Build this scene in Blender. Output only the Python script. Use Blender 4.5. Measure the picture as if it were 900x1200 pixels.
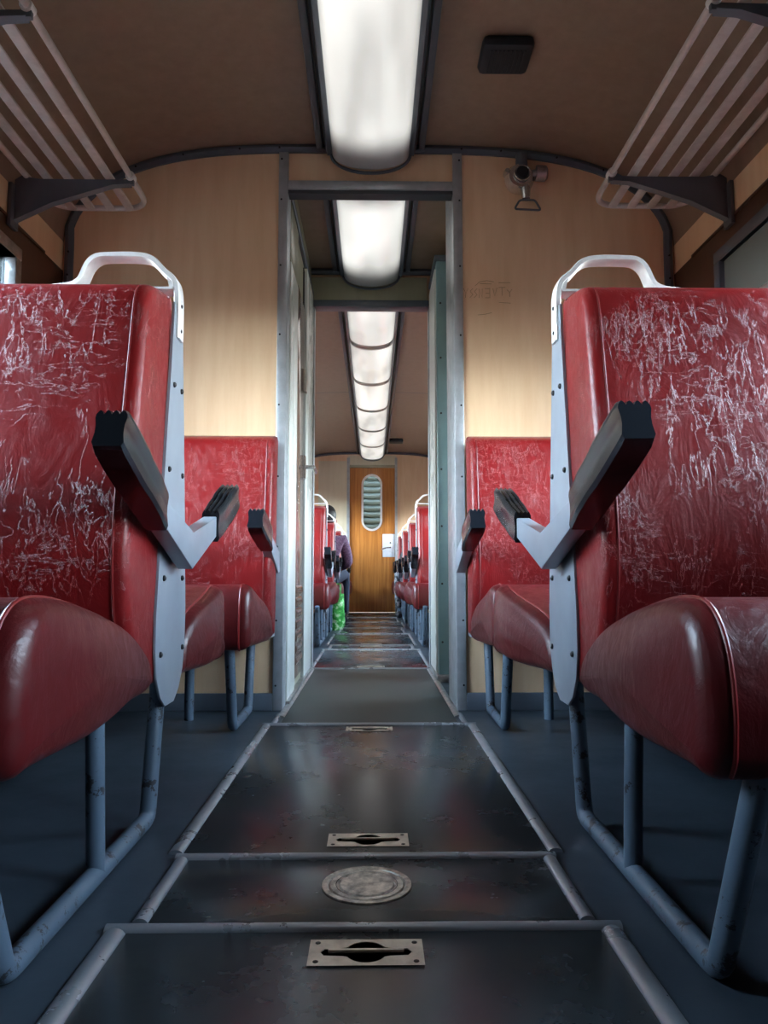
import bpy, bmesh, math, random
from mathutils import Vector, Matrix
random.seed(7)
for o in list(bpy.data.objects): bpy.data.objects.remove(o)
S = bpy.context.scene; C = S.collection

# ------------------------------------------------------------------ camera
F = 870.0; VPX, VPY = 437, 675
cam = bpy.data.cameras.new('camera'); co = bpy.data.objects.new('camera', cam); C.objects.link(co)
cam.sensor_fit = 'VERTICAL'; cam.sensor_height = 24.0; cam.lens = F/1200*24.0; cam.clip_start = .02
th = math.atan((VPY-600)/F); psi = math.atan((450-VPX)/F*math.cos(th))
co.location = (.012, 0, .54); co.rotation_euler = (math.pi/2+th, 0, -psi)
S.camera = co
# ------------------------------------------------------------------ world, light, exposure
S.view_settings.view_transform = 'Standard'; S.view_settings.look = 'None'
S.view_settings.gamma = 1; S.view_settings.use_curve_mapping = False
S.view_settings.exposure = 0.0
SKY = 60.0; GROUND = 1.35
w = bpy.data.worlds.new('daylight'); S.world = w; w.use_nodes = True
nt = w.node_tree; nt.nodes.clear()
tc = nt.nodes.new('ShaderNodeTexCoord'); sp = nt.nodes.new('ShaderNodeSeparateXYZ')
cr = nt.nodes.new('ShaderNodeValToRGB'); bg = nt.nodes.new('ShaderNodeBackground'); ou = nt.nodes.new('ShaderNodeOutputWorld')
nt.links.new(tc.outputs['Generated'], sp.inputs[0])
mr = nt.nodes.new('ShaderNodeMapRange'); mr.inputs[1].default_value = -.1; mr.inputs[2].default_value = .4
nt.links.new(sp.outputs[2], mr.inputs[0]); nt.links.new(mr.outputs[0], cr.inputs[0])
e = cr.color_ramp.elements
e[0].position = .14; e[0].color = (GROUND/SKY*.9, GROUND/SKY*.8, GROUND/SKY*.62, 1)
e[1].position = .34; e[1].color = (.92, .96, 1.0, 1)
x = e.new(1.0); x.color = (.62, .78, 1.0, 1)
nt.links.new(cr.outputs[0], bg.inputs[0]); bg.inputs[1].default_value = SKY
nt.links.new(bg.outputs[0], ou.inputs[0])

WIN_NEAR = [(.30, .84), (1.15, 2.68)]
WIN_FAR = [(4.85, 6.1), (6.5, 7.75), (8.15, 9.4), (9.7, 10.75)]
NEAR_RIGHT_ONLY = .30                                 # made-up small window by the camera, right side only, for light and reflections
WZ0, WZ1 = .80, 1.745
WX = 1.30
for sgn in (-1, 1):                                   # sky portals sit outside the window openings
    for (a, b) in WIN_NEAR+WIN_FAR+[(3.36, 4.04)]:
        if sgn < 0 and a in (3.36, NEAR_RIGHT_ONLY): continue
        L = bpy.data.lights.new('window_portal', 'AREA'); L.shape = 'RECTANGLE'
        L.size = b-a; L.size_y = WZ1-WZ0; L.cycles.is_portal = True
        o = bpy.data.objects.new('window_portal', L); C.objects.link(o)
        o.location = (sgn*(WX+.09), (a+b)/2, (WZ0+WZ1)/2)
        o.rotation_euler = (math.pi/2, 0, sgn*math.pi/2)

# ------------------------------------------------------------------ materials
def srgb(r, g, b):
    f = lambda c: (c/255/12.92 if c/255 <= .04045 else ((c/255+.055)/1.055)**2.4)
    return (f(r), f(g), f(b), 1)
def mat(name, col, rough=.5, metal=0., coat=0., spec=.5):
    m = bpy.data.materials.new(name); m.use_nodes = True
    b = m.node_tree.nodes['Principled BSDF']
    b.inputs['Base Color'].default_value = col; b.inputs['Roughness'].default_value = rough
    b.inputs['Metallic'].default_value = metal; b.inputs['Coat Weight'].default_value = coat
    b.inputs['Specular IOR Level'].default_value = spec
    return m
def N(m, t, **k):
    n = m.node_tree.nodes.new(t)
    for a, v in k.items(): setattr(n, a, v)
    return n
def LK(m, a, b): m.node_tree.links.new(a, b)
def bsdf(m): return m.node_tree.nodes['Principled BSDF']
def noise(m, scale, detail=4, stretch=(1, 1, 1), rough=.6, dist=0):
    t = N(m, 'ShaderNodeTexCoord'); mp = N(m, 'ShaderNodeMapping'); mp.inputs['Scale'].default_value = stretch
    n = N(m, 'ShaderNodeTexNoise'); n.inputs['Scale'].default_value = scale; n.inputs['Detail'].default_value = detail
    n.inputs['Roughness'].default_value = rough; n.inputs['Distortion'].default_value = dist
    LK(m, t.outputs['Object'], mp.inputs[0]); LK(m, mp.outputs[0], n.inputs['Vector'])
    return n
def ramp(m, src, stops):
    r = N(m, 'ShaderNodeValToRGB'); LK(m, src, r.inputs[0])
    r.color_ramp.elements[0].position = stops[0][0]; r.color_ramp.elements[0].color = stops[0][1]
    r.color_ramp.elements[1].position = stops[-1][0]; r.color_ramp.elements[1].color = stops[-1][1]
    for p, c in stops[1:-1]:
        q = r.color_ramp.elements.new(p); q.color = c
    return r
def mixc(m, fac, a, b):
    x = N(m, 'ShaderNodeMix', data_type='RGBA')
    if hasattr(fac, 'node'): LK(m, fac, x.inputs[0])
    else: x.inputs[0].default_value = fac
    for v, i in ((a, 6), (b, 7)):
        if hasattr(v, 'node'): LK(m, v, x.inputs[i])
        else: x.inputs[i].default_value = v
    return x.outputs[2]
def bump(m, h, strength=.3, dist=.002, prev=None):
    b = N(m, 'ShaderNodeBump'); b.inputs['Strength'].default_value = strength; b.inputs['Distance'].default_value = dist
    LK(m, h, b.inputs['Height'])
    if prev is not None: LK(m, prev.outputs[0], b.inputs['Normal'])
    LK(m, b.outputs[0], bsdf(m).inputs['Normal']); return b
def g(v): return (v, v, v, 1)

def leather(name, base, light, crease=1.0):
    m = mat(name, base, .36, coat=.0, spec=.42); b = bsdf(m)
    t = N(m, 'ShaderNodeTexCoord'); lines = None
    # long meandering creases: thin contour lines of stretched, distorted noise, in clusters
    for (sc, st, rot, wd, seed, lo) in ((9, (2.6, 1, .7), .22, .0055, 0, .45), (10, (2.4, 1, .7), -.30, .0055, 5, .48), (13, (.7, 1, 2.6), .25, .006, 11, .51), (22, (1.6, 1, 1), .5, .009, 17, .52)):
        mp = N(m, 'ShaderNodeMapping'); mp.inputs['Scale'].default_value = st
        mp.inputs['Rotation'].default_value = (0, rot, 0); mp.inputs['Location'].default_value = (seed, seed, seed)
        LK(m, t.outputs['Object'], mp.inputs[0])
        n = N(m, 'ShaderNodeTexNoise'); n.inputs['Scale'].default_value = sc; n.inputs['Detail'].default_value = 6; n.inputs['Roughness'].default_value = .62; n.inputs['Distortion'].default_value = .5
        LK(m, mp.outputs[0], n.inputs['Vector'])
        a = N(m, 'ShaderNodeMath', operation='SUBTRACT'); LK(m, n.outputs[0], a.inputs[0]); a.inputs[1].default_value = .5
        a2 = N(m, 'ShaderNodeMath', operation='ABSOLUTE'); LK(m, a.outputs[0], a2.inputs[0])
        r = ramp(m, a2.outputs[0], ((0, g(1)), (wd, g(0))))
        mp2 = N(m, 'ShaderNodeMapping'); mp2.inputs['Location'].default_value = (seed*2, 3, seed); LK(m, t.outputs['Object'], mp2.inputs[0])
        mk = N(m, 'ShaderNodeTexNoise'); mk.inputs['Scale'].default_value = 5; mk.inputs['Detail'].default_value = 2; LK(m, mp2.outputs[0], mk.inputs['Vector'])
        mk2 = ramp(m, mk.outputs[0], ((lo, g(0)), (lo+.14, g(1))))
        mu = N(m, 'ShaderNodeMath', operation='MULTIPLY'); LK(m, r.outputs[0], mu.inputs[0]); LK(m, mk2.outputs[0], mu.inputs[1])
        if lines is None: lines = mu.outputs[0]
        else:
            mx = N(m, 'ShaderNodeMath', operation='MAXIMUM'); LK(m, lines, mx.inputs[0]); LK(m, mu.outputs[0], mx.inputs[1]); lines = mx.outputs[0]
    sc = N(m, 'ShaderNodeMath', operation='MULTIPLY'); LK(m, lines, sc.inputs[0]); sc.inputs[1].default_value = .30*crease
    var = noise(m, 3.5, 3); vc = ramp(m, var.outputs[0], ((.35, tuple(c*.8 for c in base[:3])+(1,)), (.65, base)))
    LK(m, mixc(m, sc.outputs[0], vc.outputs[0], light), b.inputs['Base Color'])  # pale crease colour holds both worn leather and painted highlights on the folds
    fine = noise(m, 160, 4)
    b0 = bump(m, fine.outputs[0], .15, .0010)
    soft = noise(m, 11, 5, (1.4, 1, .7), dist=1.0); b1 = bump(m, soft.outputs[0], .5, .007, b0)
    bump(m, lines, .55*crease, .0025, b1)
    rn = noise(m, 40, 3); rr = ramp(m, rn.outputs[0], ((.3, g(.28)), (.7, g(.42)))); LK(m, rr.outputs[0], b.inputs['Roughness'])
    return m
M = {}
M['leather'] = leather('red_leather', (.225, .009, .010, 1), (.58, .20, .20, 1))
M['leather_shaded'] = leather('red_leather_shaded', (.085, .006, .007, 1), (.17, .03, .03, 1), .25)  # same red leather as the backrests, with cushion shade put into its colour
M['piping'] = mat('red_piping', (.17, .012, .012, 1), .35)
def painted(name, col, chip, amount=.62, rough=.4):
    m = mat(name, col, rough, coat=.1); n = noise(m, 22, 6, rough=.75)
    r = ramp(m, n.outputs[0], ((amount, g(0)), (amount+.02, g(1))))
    v = noise(m, 5, 3); vc = ramp(m, v.outputs[0], ((.3, tuple(c*.8 for c in col[:3])+(1,)), (.7, col)))
    LK(m, mixc(m, r.outputs[0], vc.outputs[0], chip), bsdf(m).inputs['Base Color'])
    bump(m, r.outputs[0], -.4, .001); return m
M['grey_paint'] = painted('grey_paint', (.29, .325, .375, 1), (.05, .05, .055, 1), .72)
M['tube_paint'] = painted('blue_grey_tube_paint', (.095, .135, .185, 1), (.018, .018, .022, 1), .57)
M['teal_paint'] = painted('teal_paint', (.20, .33, .36, 1), (.02, .025, .03, 1), .70)
M['frame_paint'] = painted('dark_grey_frame_paint', (.10, .12, .15, 1), (.04, .04, .05, 1), .72)
M['rack_paint'] = painted('rack_paint', (.10, .11, .13, 1), (.04, .04, .045, 1), .7)
def metal(name, col, rough, sc=30, amt=.3, aniso=(1, 1, 1), met=1.):
    m = mat(name, col, rough, met); n = noise(m, sc, 5, aniso)
    r = ramp(m, n.outputs[0], ((.3, tuple(c*(1-amt) for c in col[:3])+(1,)), (.7, col))); LK(m, r.outputs[0], bsdf(m).inputs['Base Color'])
    q = ramp(m, n.outputs[0], ((.3, g(min(1, rough*1.4))), (.7, g(rough*.8)))); LK(m, q.outputs[0], bsdf(m).inputs['Roughness'])
    bump(m, n.outputs[0], .15, .001); return m
M['cast_alu'] = metal('cast_aluminium', (.90, .88, .87, 1), .38, 30, .15, met=.35)
M['alu'] = metal('worn_aluminium', (.55, .56, .57, 1), .38)
M['trim_alu'] = metal('floor_trim_aluminium', (.36, .39, .43, 1), .28, 12, .12, met=.6)
M['plate'] = metal('worn_nickel', (.80, .77, .68, 1), .34, 25, .4, met=.75)
M['disc'] = metal('worn_disc', (.85, .80, .70, 1), .38, 55, .75, met=.6)
M['chrome'] = metal('chrome', (.85, .85, .85, 1), .16, met=.85)
M['steel_wall'] = metal('glossy_cream_enamel', (.70, .71, .67, 1), .26, 2, .05, (1, 1, .4), met=0)
M['steel_wall'].node_tree.nodes.remove([n for n in M['steel_wall'].node_tree.nodes if n.type == 'BUMP'][0])
M['post'] = metal('pale_grey_post', (.50, .53, .56, 1), .35, 14, .25, met=.4)
M['slat'] = metal('rack_slat_aluminium', (.62, .55, .52, 1), .45, 20, .2, met=.3)
M['black'] = mat('black_bakelite', (.009, .011, .015, 1), .22, spec=.28)
M['dark'] = mat('gap_shade', (.01, .01, .01, 1), .8)  # flat black standing in for the shade inside gaps and slots
M['screw'] = mat('dark_screw', (.02, .02, .022, 1), .4, .6)
M['black_box'] = mat('black_speaker_plastic', (.010, .013, .020, 1), .6)
M['rubber'] = mat('dark_joint', (.03, .035, .045, 1), .5)

def laminate(name, c1, c2, rough=.38):
    m = mat(name, c1, rough); n = noise(m, 3, 5, (6, 6, .7), .6); f = noise(m, 1.6, 2)
    r = ramp(m, n.outputs[0], ((.3, c2), (.7, c1))); 
    st = noise(m, 9, 6, (1, 1, 1), .8); sr = ramp(m, st.outputs[0], ((.66, g(0)), (.74, g(.4))))
    LK(m, mixc(m, sr.outputs[0], r.outputs[0], tuple(c*.55 for c in c1[:3])+(1,)), bsdf(m).inputs['Base Color'])
    bump(m, n.outputs[0], .08, .001); return m
M['wall'] = laminate('tan_laminate', (.86, .62, .40, 1), (.78, .52, .31, 1))
M['wall_cream'] = laminate('cream_laminate', (.72, .64, .48, 1), (.66, .58, .42, 1))
M['ceil'] = laminate('ceiling_laminate', (.29, .20, .145, 1), (.24, .165, .115, 1), .36)
M['brown'] = laminate('dark_brown_panel', (.085, .035, .018, 1), (.06, .025, .014, 1), .35)
M['olive'] = laminate('olive_panel', (.34, .32, .22, 1), (.28, .27, .19, 1), .3)
def wood():
    m = mat('orange_varnished_wood', (.45, .17, .04, 1), .3, coat=.2); n = noise(m, 4, 6, (9, 9, .35), .65, .4)
    r = ramp(m, n.outputs[0], ((.3, (.30, .09, .018, 1)), (.5, (.46, .17, .035, 1)), (.72, (.58, .24, .06, 1))))
    LK(m, r.outputs[0], bsdf(m).inputs['Base Color']); return m
M['wood'] = wood()
def lino(name, c1, c2, rough):
    m = mat(name, c1, rough, spec=.5); n = noise(m, 2.2, 6, rough=.7); f = noise(m, 90, 3)
    r = ramp(m, n.outputs[0], ((.3, c2), (.7, c1)))
    s = noise(m, 30, 6, (1, .25, 1), .8); sr = ramp(m, s.outputs[0], ((.66, g(0)), (.84, g(.10))))
    LK(m, mixc(m, sr.outputs[0], r.outputs[0], g(.12)), bsdf(m).inputs['Base Color'])
    q = ramp(m, n.outputs[0], ((.3, g(rough*1.25)), (.7, g(rough*.85)))); LK(m, q.outputs[0], bsdf(m).inputs['Roughness'])
    bump(m, f.outputs[0], .12, .001); return m
M['floor'] = lino('blue_grey_linoleum', (.045, .060, .078, 1), (.028, .040, .055, 1), .34)
M['panel'] = lino('dark_grey_linoleum', (.032, .038, .042, 1), (.022, .027, .031, 1), .25); bsdf(M['panel']).inputs['Specular IOR Level'].default_value = .55
def glass(name, tint, gl=.12):
    m = bpy.data.materials.new(name); m.use_nodes = True; t = m.node_tree; t.nodes.clear()
    o = t.nodes.new('ShaderNodeOutputMaterial'); a = t.nodes.new('ShaderNodeBsdfTransparent'); b = t.nodes.new('ShaderNodeBsdfGlossy')
    x = t.nodes.new('ShaderNodeMixShader'); fr = t.nodes.new('ShaderNodeFresnel'); fr.inputs[0].default_value = 1.3
    a.inputs[0].default_value = tint; b.inputs['Roughness'].default_value = .03
    t.links.new(fr.outputs[0], x.inputs[0]); t.links.new(a.outputs[0], x.inputs[1]); t.links.new(b.outputs[0], x.inputs[2]); t.links.new(x.outputs[0], o.inputs[0])
    return m
M['glass'] = glass('window_glass', (.86, .90, .90, 1))
M['added_blind'] = mat('added_grey_green_blind', (.16, .18, .17, 1), .7)  # for the made-up blinds on the right-hand windows
def lamp(name, y0, y1, s, fade=.30):
    m = mat(name, (.45, .46, .46, 1), .22, coat=.3); b = bsdf(m)
    t = N(m, 'ShaderNodeTexCoord'); q = N(m, 'ShaderNodeSeparateXYZ'); LK(m, t.outputs['Object'], q.inputs[0])
    r1 = N(m, 'ShaderNodeMapRange', interpolation_type='SMOOTHERSTEP'); r1.inputs[1].default_value = y0+.02; r1.inputs[2].default_value = y0+fade
    r2 = N(m, 'ShaderNodeMapRange', interpolation_type='SMOOTHERSTEP'); r2.inputs[1].default_value = y1-.04; r2.inputs[2].default_value = y1-fade
    LK(m, q.outputs[1], r1.inputs[0]); LK(m, q.outputs[1], r2.inputs[0])
    mu = N(m, 'ShaderNodeMath', operation='MULTIPLY'); LK(m, r1.outputs[0], mu.inputs[0]); LK(m, r2.outputs[0], mu.inputs[1])
    ax = N(m, 'ShaderNodeMath', operation='ABSOLUTE'); LK(m, q.outputs[0], ax.inputs[0])
    r3 = N(m, 'ShaderNodeMapRange', interpolation_type='SMOOTHERSTEP'); r3.inputs[1].default_value = .18; r3.inputs[2].default_value = .13
    r3.inputs[3].default_value = .55; LK(m, ax.outputs[0], r3.inputs[0])
    m2 = N(m, 'ShaderNodeMath', operation='MULTIPLY'); LK(m, mu.outputs[0], m2.inputs[0]); LK(m, r3.outputs[0], m2.inputs[1])
    nz = noise(m, 1.3, 2, (3, .8, 1)); nr = N(m, 'ShaderNodeMapRange'); nr.inputs[1].default_value = .35; nr.inputs[2].default_value = .65; nr.inputs[3].default_value = s*.62; nr.inputs[4].default_value = s*1.15
    LK(m, nz.outputs[0], nr.inputs[0])
    m3 = N(m, 'ShaderNodeMath', operation='MULTIPLY'); LK(m, m2.outputs[0], m3.inputs[0]); LK(m, nr.outputs[0], m3.inputs[1])
    b.inputs['Emission Color'].default_value = (1, 1, .95, 1); LK(m, m3.outputs[0], b.inputs['Emission Strength'])
    return m

# ------------------------------------------------------------------ helpers
def tag(o, label=None, cat=None, group=None, kind=None):
    for k, v in (('label', label), ('category', cat), ('group', group), ('kind', kind)):
        if v: o[k] = v
    return o
def empty(name, loc, label=None, cat=None, group=None, kind=None):
    o = bpy.data.objects.new(name, None); C.objects.link(o); o.location = loc; o.empty_display_size = .1
    return tag(o, label, cat, group, kind)
def link(name, bm, m, parent=None, smooth=35):
    bmesh.ops.remove_doubles(bm, verts=bm.verts, dist=1e-6)
    bmesh.ops.recalc_face_normals(bm, faces=bm.faces)
    me = bpy.data.meshes.new(name); 
    if parent is not None:                      # geometry is written in world space; move it to the parent's frame
        p = Vector((0, 0, 0)); q = parent
        while q is not None: p += q.location; q = q.parent
        bmesh.ops.translate(bm, verts=bm.verts, vec=-p)
    bm.to_mesh(me); bm.free()
    for pl in me.polygons: pl.use_smooth = True
    me.set_sharp_from_angle(angle=math.radians(smooth))
    o = bpy.data.objects.new(name, me); C.objects.link(o); me.materials.append(m)
    if parent is not None: o.parent = parent
    return o
def box(bm, x0, x1, y0, y1, z0, z1, bev=0):
    if x0 > x1: x0, x1 = x1, x0
    r = bmesh.ops.create_cube(bm, size=1)['verts']
    for v in r: v.co = Vector(((x0+x1)/2+v.co.x*(x1-x0), (y0+y1)/2+v.co.y*(y1-y0), (z0+z1)/2+v.co.z*(z1-z0)))
    if bev:
        es = {e for v in r for e in v.link_edges}
        bmesh.ops.bevel(bm, geom=list(es), offset=bev, segments=2, profile=.5, affect='EDGES')
    return bm
def nb(*a, **k): return box(bmesh.new(), *a, **k)
def tube(bm, pts, r, seg=12, cap=True):
    pts = [Vector(p) for p in pts]; rings = []
    rr = r if isinstance(r, (list, tuple)) else [r]*len(pts)
    t0 = (pts[1]-pts[0]).normalized(); up = Vector((0, 0, 1)) if abs(t0.z) < .9 else Vector((1, 0, 0))
    u = t0.cross(up).normalized()
    for i, p in enumerate(pts):
        if i == 0: t = pts[1]-pts[0]
        elif i == len(pts)-1: t = pts[-1]-pts[-2]
        else: t = (pts[i+1]-p).normalized()+(p-pts[i-1]).normalized()
        t.normalize(); u = (u-t*u.dot(t)).normalized(); v = t.cross(u)
        rings.append([bm.verts.new(p+(u*math.cos(a)+v*math.sin(a))*rr[i]) for a in [2*math.pi*k/seg for k in range(seg)]])
    for a, b in zip(rings, rings[1:]):
        for k in range(seg): bm.faces.new((a[k], a[(k+1) % seg], b[(k+1) % seg], b[k]))
    if cap: bm.faces.new(rings[0]); bm.faces.new(rings[-1][::-1])
    return bm
def fillet(pts, r, n=5):
    pts = [Vector(p) for p in pts]; out = [pts[0]]
    for a, b, c in zip(pts, pts[1:], pts[2:]):
        d1 = (a-b); d2 = (c-b); q = min(r, d1.length*.45, d2.length*.45)
        p0 = b+d1.normalized()*q; p2 = b+d2.normalized()*q
        for k in range(n+1):
            t = k/n; out.append(p0*(1-t)**2+b*2*t*(1-t)+p2*t*t)
    out.append(pts[-1]); return out
def prism(bm, poly, f0, f1, bev=0):
    """poly: 2-D points; f0/f1 map (a,b) to the two end faces"""
    A = [bm.verts.new(f0(a, b)) for a, b in poly]; B = [bm.verts.new(f1(a, b)) for a, b in poly]; n = len(poly)
    fs = [bm.faces.new(A), bm.faces.new(B[::-1])]
    for k in range(n): fs.append(bm.faces.new((A[k], B[k], B[(k+1) % n], A[(k+1) % n])))
    if bev:
        es = {e for f in fs[:2] for e in f.edges}
        bmesh.ops.bevel(bm, geom=list(es), offset=bev, segments=2, profile=.5, affect='EDGES')
    return bm
def crom(pts, n=4, closed=True):
    out = []; L = len(pts)
    for i in range(L if closed else L-1):
        g_ = (lambda j: Vector(pts[j % L])) if closed else (lambda j: Vector(pts[max(0, min(L-1, j))]))
        p0, p1, p2, p3 = g_(i-1), g_(i), g_(i+1), g_(i+2)
        for k in range(n):
            t = k/n
            out.append(.5*((2*p1)+(-p0+p2)*t+(2*p0-5*p1+4*p2-p3)*t*t+(-p0+3*p1-3*p2+p3)*t**3))
    if not closed: out.append(Vector(pts[-1]))
    return out
def inset(poly, d):
    n = len(poly); A = sum(poly[i].x*poly[(i+1) % n].y-poly[(i+1) % n].x*poly[i].y for i in range(n)); s = 1 if A > 0 else -1
    out = []
    for i in range(n):
        t = (poly[(i+1) % n]-poly[i-1]).normalized(); out.append(poly[i]+Vector((-t.y, t.x))*d*s)
    return out
def pillow(poly, xo, xi, to, r=.03, bulge=.012, inner_round=True, nx=10):
    """closed side profile poly (u,z) swept from x=xo(u) (aisle) to xi (wall); to(x,u,z)->world"""
    bm = bmesh.new(); rings = []
    K = 6
    def ring(pl, xf): rings.append([bm.verts.new(to(xf(p), p.x, p.y)) for p in pl])
    c = sum(poly, Vector((0, 0)))/len(poly)
    deep = inset(poly, r)
    for s in (.35, .7): ring([c+(p-c)*s for p in deep], lambda p, s=s: xo(p.x)-bulge*(1-s*s))
    for k in range(K+1):
        a = math.pi/2*(1-k/K)
        ring(inset(poly, r*(1-math.cos(a))), lambda p, a=a: xo(p.x)+r*(1-math.sin(a)))
    for k in range(1, nx): 
        t = k/nx; ring(poly, lambda p, t=t: (xo(p.x)+r)*(1-t)+(xi-r)*t)
    for k in range(K+1):
        a = math.pi/2*k/K; ring(inset(poly, r*(1-math.cos(a))), lambda p, a=a: xi-r*(1-math.sin(a)))
    n = len(poly)
    for a, b in zip(rings, rings[1:]):
        for k in range(n): bm.faces.new((a[k], a[(k+1) % n], b[(k+1) % n], b[k]))
    cv = bm.verts.new(to(xo(c.x)-bulge, c.x, c.y))
    for k in range(n): bm.faces.new((cv, rings[0][(k+1) % n], rings[0][k]))
    bm.faces.new(rings[-1]); return bm
def copy_tree(o, parent=None):
    c = o.copy(); C.objects.link(c); c.parent = parent
    for ch in list(o.children): copy_tree(ch, c)
    return c

# ------------------------------------------------------------------ shell
YN, YP, YV, YE = -3.2, 3.056, 4.35, 11.0
def zc(x):                                            # ceiling profile
    a = min(1, abs(x)/1.3); return 1.95+.44*math.sqrt(max(0, 1-a**3.7))
def prof(n=28): return [1.3*math.sin(math.pi/2*(-1+2*k/n)) for k in range(n+1)]
tag(link('floor', nb(-1.42, 1.42, YN-.1, YE+.1, -.08, 0), M['floor']), kind='structure')
def ceiling(y0, y1, mt, z_off=0, name='ceiling'):
    bm = bmesh.new(); A = []
    for x in prof():
        z = zc(x)+z_off
        A.append([bm.verts.new((x*1.0, y, zz)) for y, zz in ((y0, z), (y1, z), (y1, z+.05), (y0, z+.05))])
    for a, b in zip(A, A[1:]):
        for k in range(4): bm.faces.new((a[k], a[(k+1) % 4], b[(k+1) % 4], b[k]))
    bm.faces.new(A[0]); bm.faces.new(A[-1]); return tag(link(name, bm, mt), kind='structure')
cl = ceiling(YN, YE, M['ceil'])
for y in (7.35,):                                     # joint strip between the ceiling sheets
    bm = bmesh.new(); xs = prof()
    for a, b in zip(xs, xs[1:]):
        vs = [bm.verts.new((p*.995, yy, zc(p)-dz)) for p, yy, dz in ((a, y, .004), (b, y, .004), (b, y+.02, .004), (a, y+.02, .004))]
        bm.faces.new(vs)
    link('joint_strip', bm, M['frame_paint'], cl)

def sidewall(sgn):
    nm = 'wall_right' if sgn > 0 else 'wall_left'
    bm = bmesh.new(); X0, X1 = sgn*WX, sgn*(WX+.08)
    zs = 1.825
    segs = [(YN, YP, WIN_NEAR), (YV, YE, WIN_FAR)]
    box(bm, X0, X1, YN, YE, zs, 2.1)
    o = tag(link(nm, bm, M['wall']), kind='structure')
    bm = bmesh.new(); 
    if sgn < 0: box(bm, X0, X1, YP, YV, 0, zs)
    else:
        for q in ((YP, 3.36, 0, zs), (4.04, YV, 0, zs), (3.36, 4.04, 0, .85), (3.36, 4.04, 1.75, zs)): box(bm, X0, X1, *q)
    for a, b, ws in segs:
        if sgn < 0: ws = [q for q in ws if q[0] != NEAR_RIGHT_ONLY]
        box(bm, X0, X1, a, b, 0, WZ0); box(bm, X0, X1, a, b, WZ1, zs)
        y = a
        for (p, q) in ws: box(bm, X0, X1, y, p, WZ0, WZ1); y = q
        box(bm, X0, X1, y, b, WZ0, WZ1)
    link('lower_panel', bm, M['brown'], o)
    bm = bmesh.new(); box(bm, X0-sgn*.006, X0, YN, YP-.18, zs-.006, zs+.004); box(bm, X0-sgn*.006, X0, YV, YE, zs-.006, zs+.004)
    link('edge_strip', bm, M['brown'], o)
    return o
wl = sidewall(-1); wr = sidewall(1)
tag(link('wall_back', nb(-1.4, 1.4, YN-.08, YN, 0, 2.45), M['wall']), kind='structure')
wn = 0
for sgn in (-1, 1):
    for (a, b) in WIN_NEAR+WIN_FAR:
        if sgn < 0 and a == NEAR_RIGHT_ONLY: continue
        wn += 1
        r = empty('window_%d' % wn, (sgn*WX, (a+b)/2, WZ0), kind='structure')
        x0 = sgn*(WX-.012); x1 = sgn*(WX+.05)
        bm = bmesh.new(); t = .045
        box(bm, x0, x1, a, b, WZ1-t, WZ1, .004); box(bm, x0, x1, a, b, WZ0, WZ0+t, .004)
        box(bm, x0, x1, a, a+t, WZ0+t, WZ1-t, .004); box(bm, x0, x1, b-t, b, WZ0+t, WZ1-t, .004)
        link('window_frame', bm, M['frame_paint'] if sgn > 0 else M['alu'], r)
        if sgn < 0:
            bm = bmesh.new(); box(bm, x0+.012, x0+.024, a+t, b-t, 1.50, 1.525)
            link('sash_bar', bm, M['alu'], r)
        link('pane', nb(sgn*(WX+.022), sgn*(WX+.028), a+t, b-t, WZ0+t, WZ1-t), M['glass'], r)
        if sgn > 0:  # guessed blind and rod, added to darken the upper part of the pane
            link('added_blind', nb(sgn*(WX+.008), sgn*(WX+.012), a+t, b-t, 1.50, WZ1-t), M['added_blind'], r)
            link('added_blind_rod', tube(bmesh.new(), [(sgn*(WX+.01), a+t, 1.495), (sgn*(WX+.01), b-t, 1.495)], .009), M['alu'], r)

def screws(bm, pts, n, r=.005, h=.003):
    n = Vector(n)
    for p in pts:
        p = Vector(p); tube(bm, [p-n*.001, p+n*h*.6, p+n*h], [r, r*.9, r*.4], 8)
    return bm
# near partition -------------------------------------------------------------
def arc_poly(x0, x1, zb, n=18, off=0):
    xs = [x0+(x1-x0)*k/n for k in range(n+1)]
    return [(x0, zb), (x1, zb)]+[(x, zc(x)+off) for x in xs[::-1]]
def partition(y, th_, name, op=(-.365, .37), mt=M['wall'], header=True, zh=2.195):
    r = empty(name, (0, y, 0), kind='structure')
    for (a, b, q) in ((-1.298, op[0], M['wall']), (op[1], 1.298, M['wall'])):
        link('panel', prism(bmesh.new(), arc_poly(a, b, 0), lambda p, z: (p, y, z), lambda p, z: (p, y+th_, z)), mt, r)
    link('header', prism(bmesh.new(), arc_poly(op[0], op[1], zh+.03, 6), lambda p, z: (p, y+.006, z), lambda p, z: (p, y+th_, z)), mt, r)
    return r
wf = partition(YP, .05, 'wall_front')
for s, xa, xb in ((-1, -.392, -.352), (1, .352, .392)):
    p = link('door_post', nb(xa, xb, YP-.012, YP+.30 if s > 0 else YP+.10, 0, 2.36, bev=.003), M['post'], wf)
    link('screw', screws(bmesh.new(), [((xa+xb)/2+s*.008, YP-.012, z) for z in (.1, .36, .66, .95, 1.25, 1.55, 1.85, 2.14, 2.32)], (0, -1, 0), .0045), M['screw'], p)['kind'] = 'stuff'
link('header_rail', nb(-.352, .352, YP-.014, YP+.06, 2.185, 2.225, bev=.004), M['post'], wf)
link('header_joint', nb(-.352, .352, YP-.006, YP+.05, 2.17, 2.186), M['rubber'], wf)
link('header_edge', nb(-.352, .352, YP-.01, YP+.0, 2.352, 2.372), M['frame_paint'], wf)
for a, b in ((-1.29, -.392), (.392, 1.29)):
    bm = bmesh.new(); box(bm, a, b, YP-.015, YP, 0, .07, .004)
    tag(link('baseboard_left' if a < 0 else 'baseboard_right', bm, M['frame_paint']), kind='structure')
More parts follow.
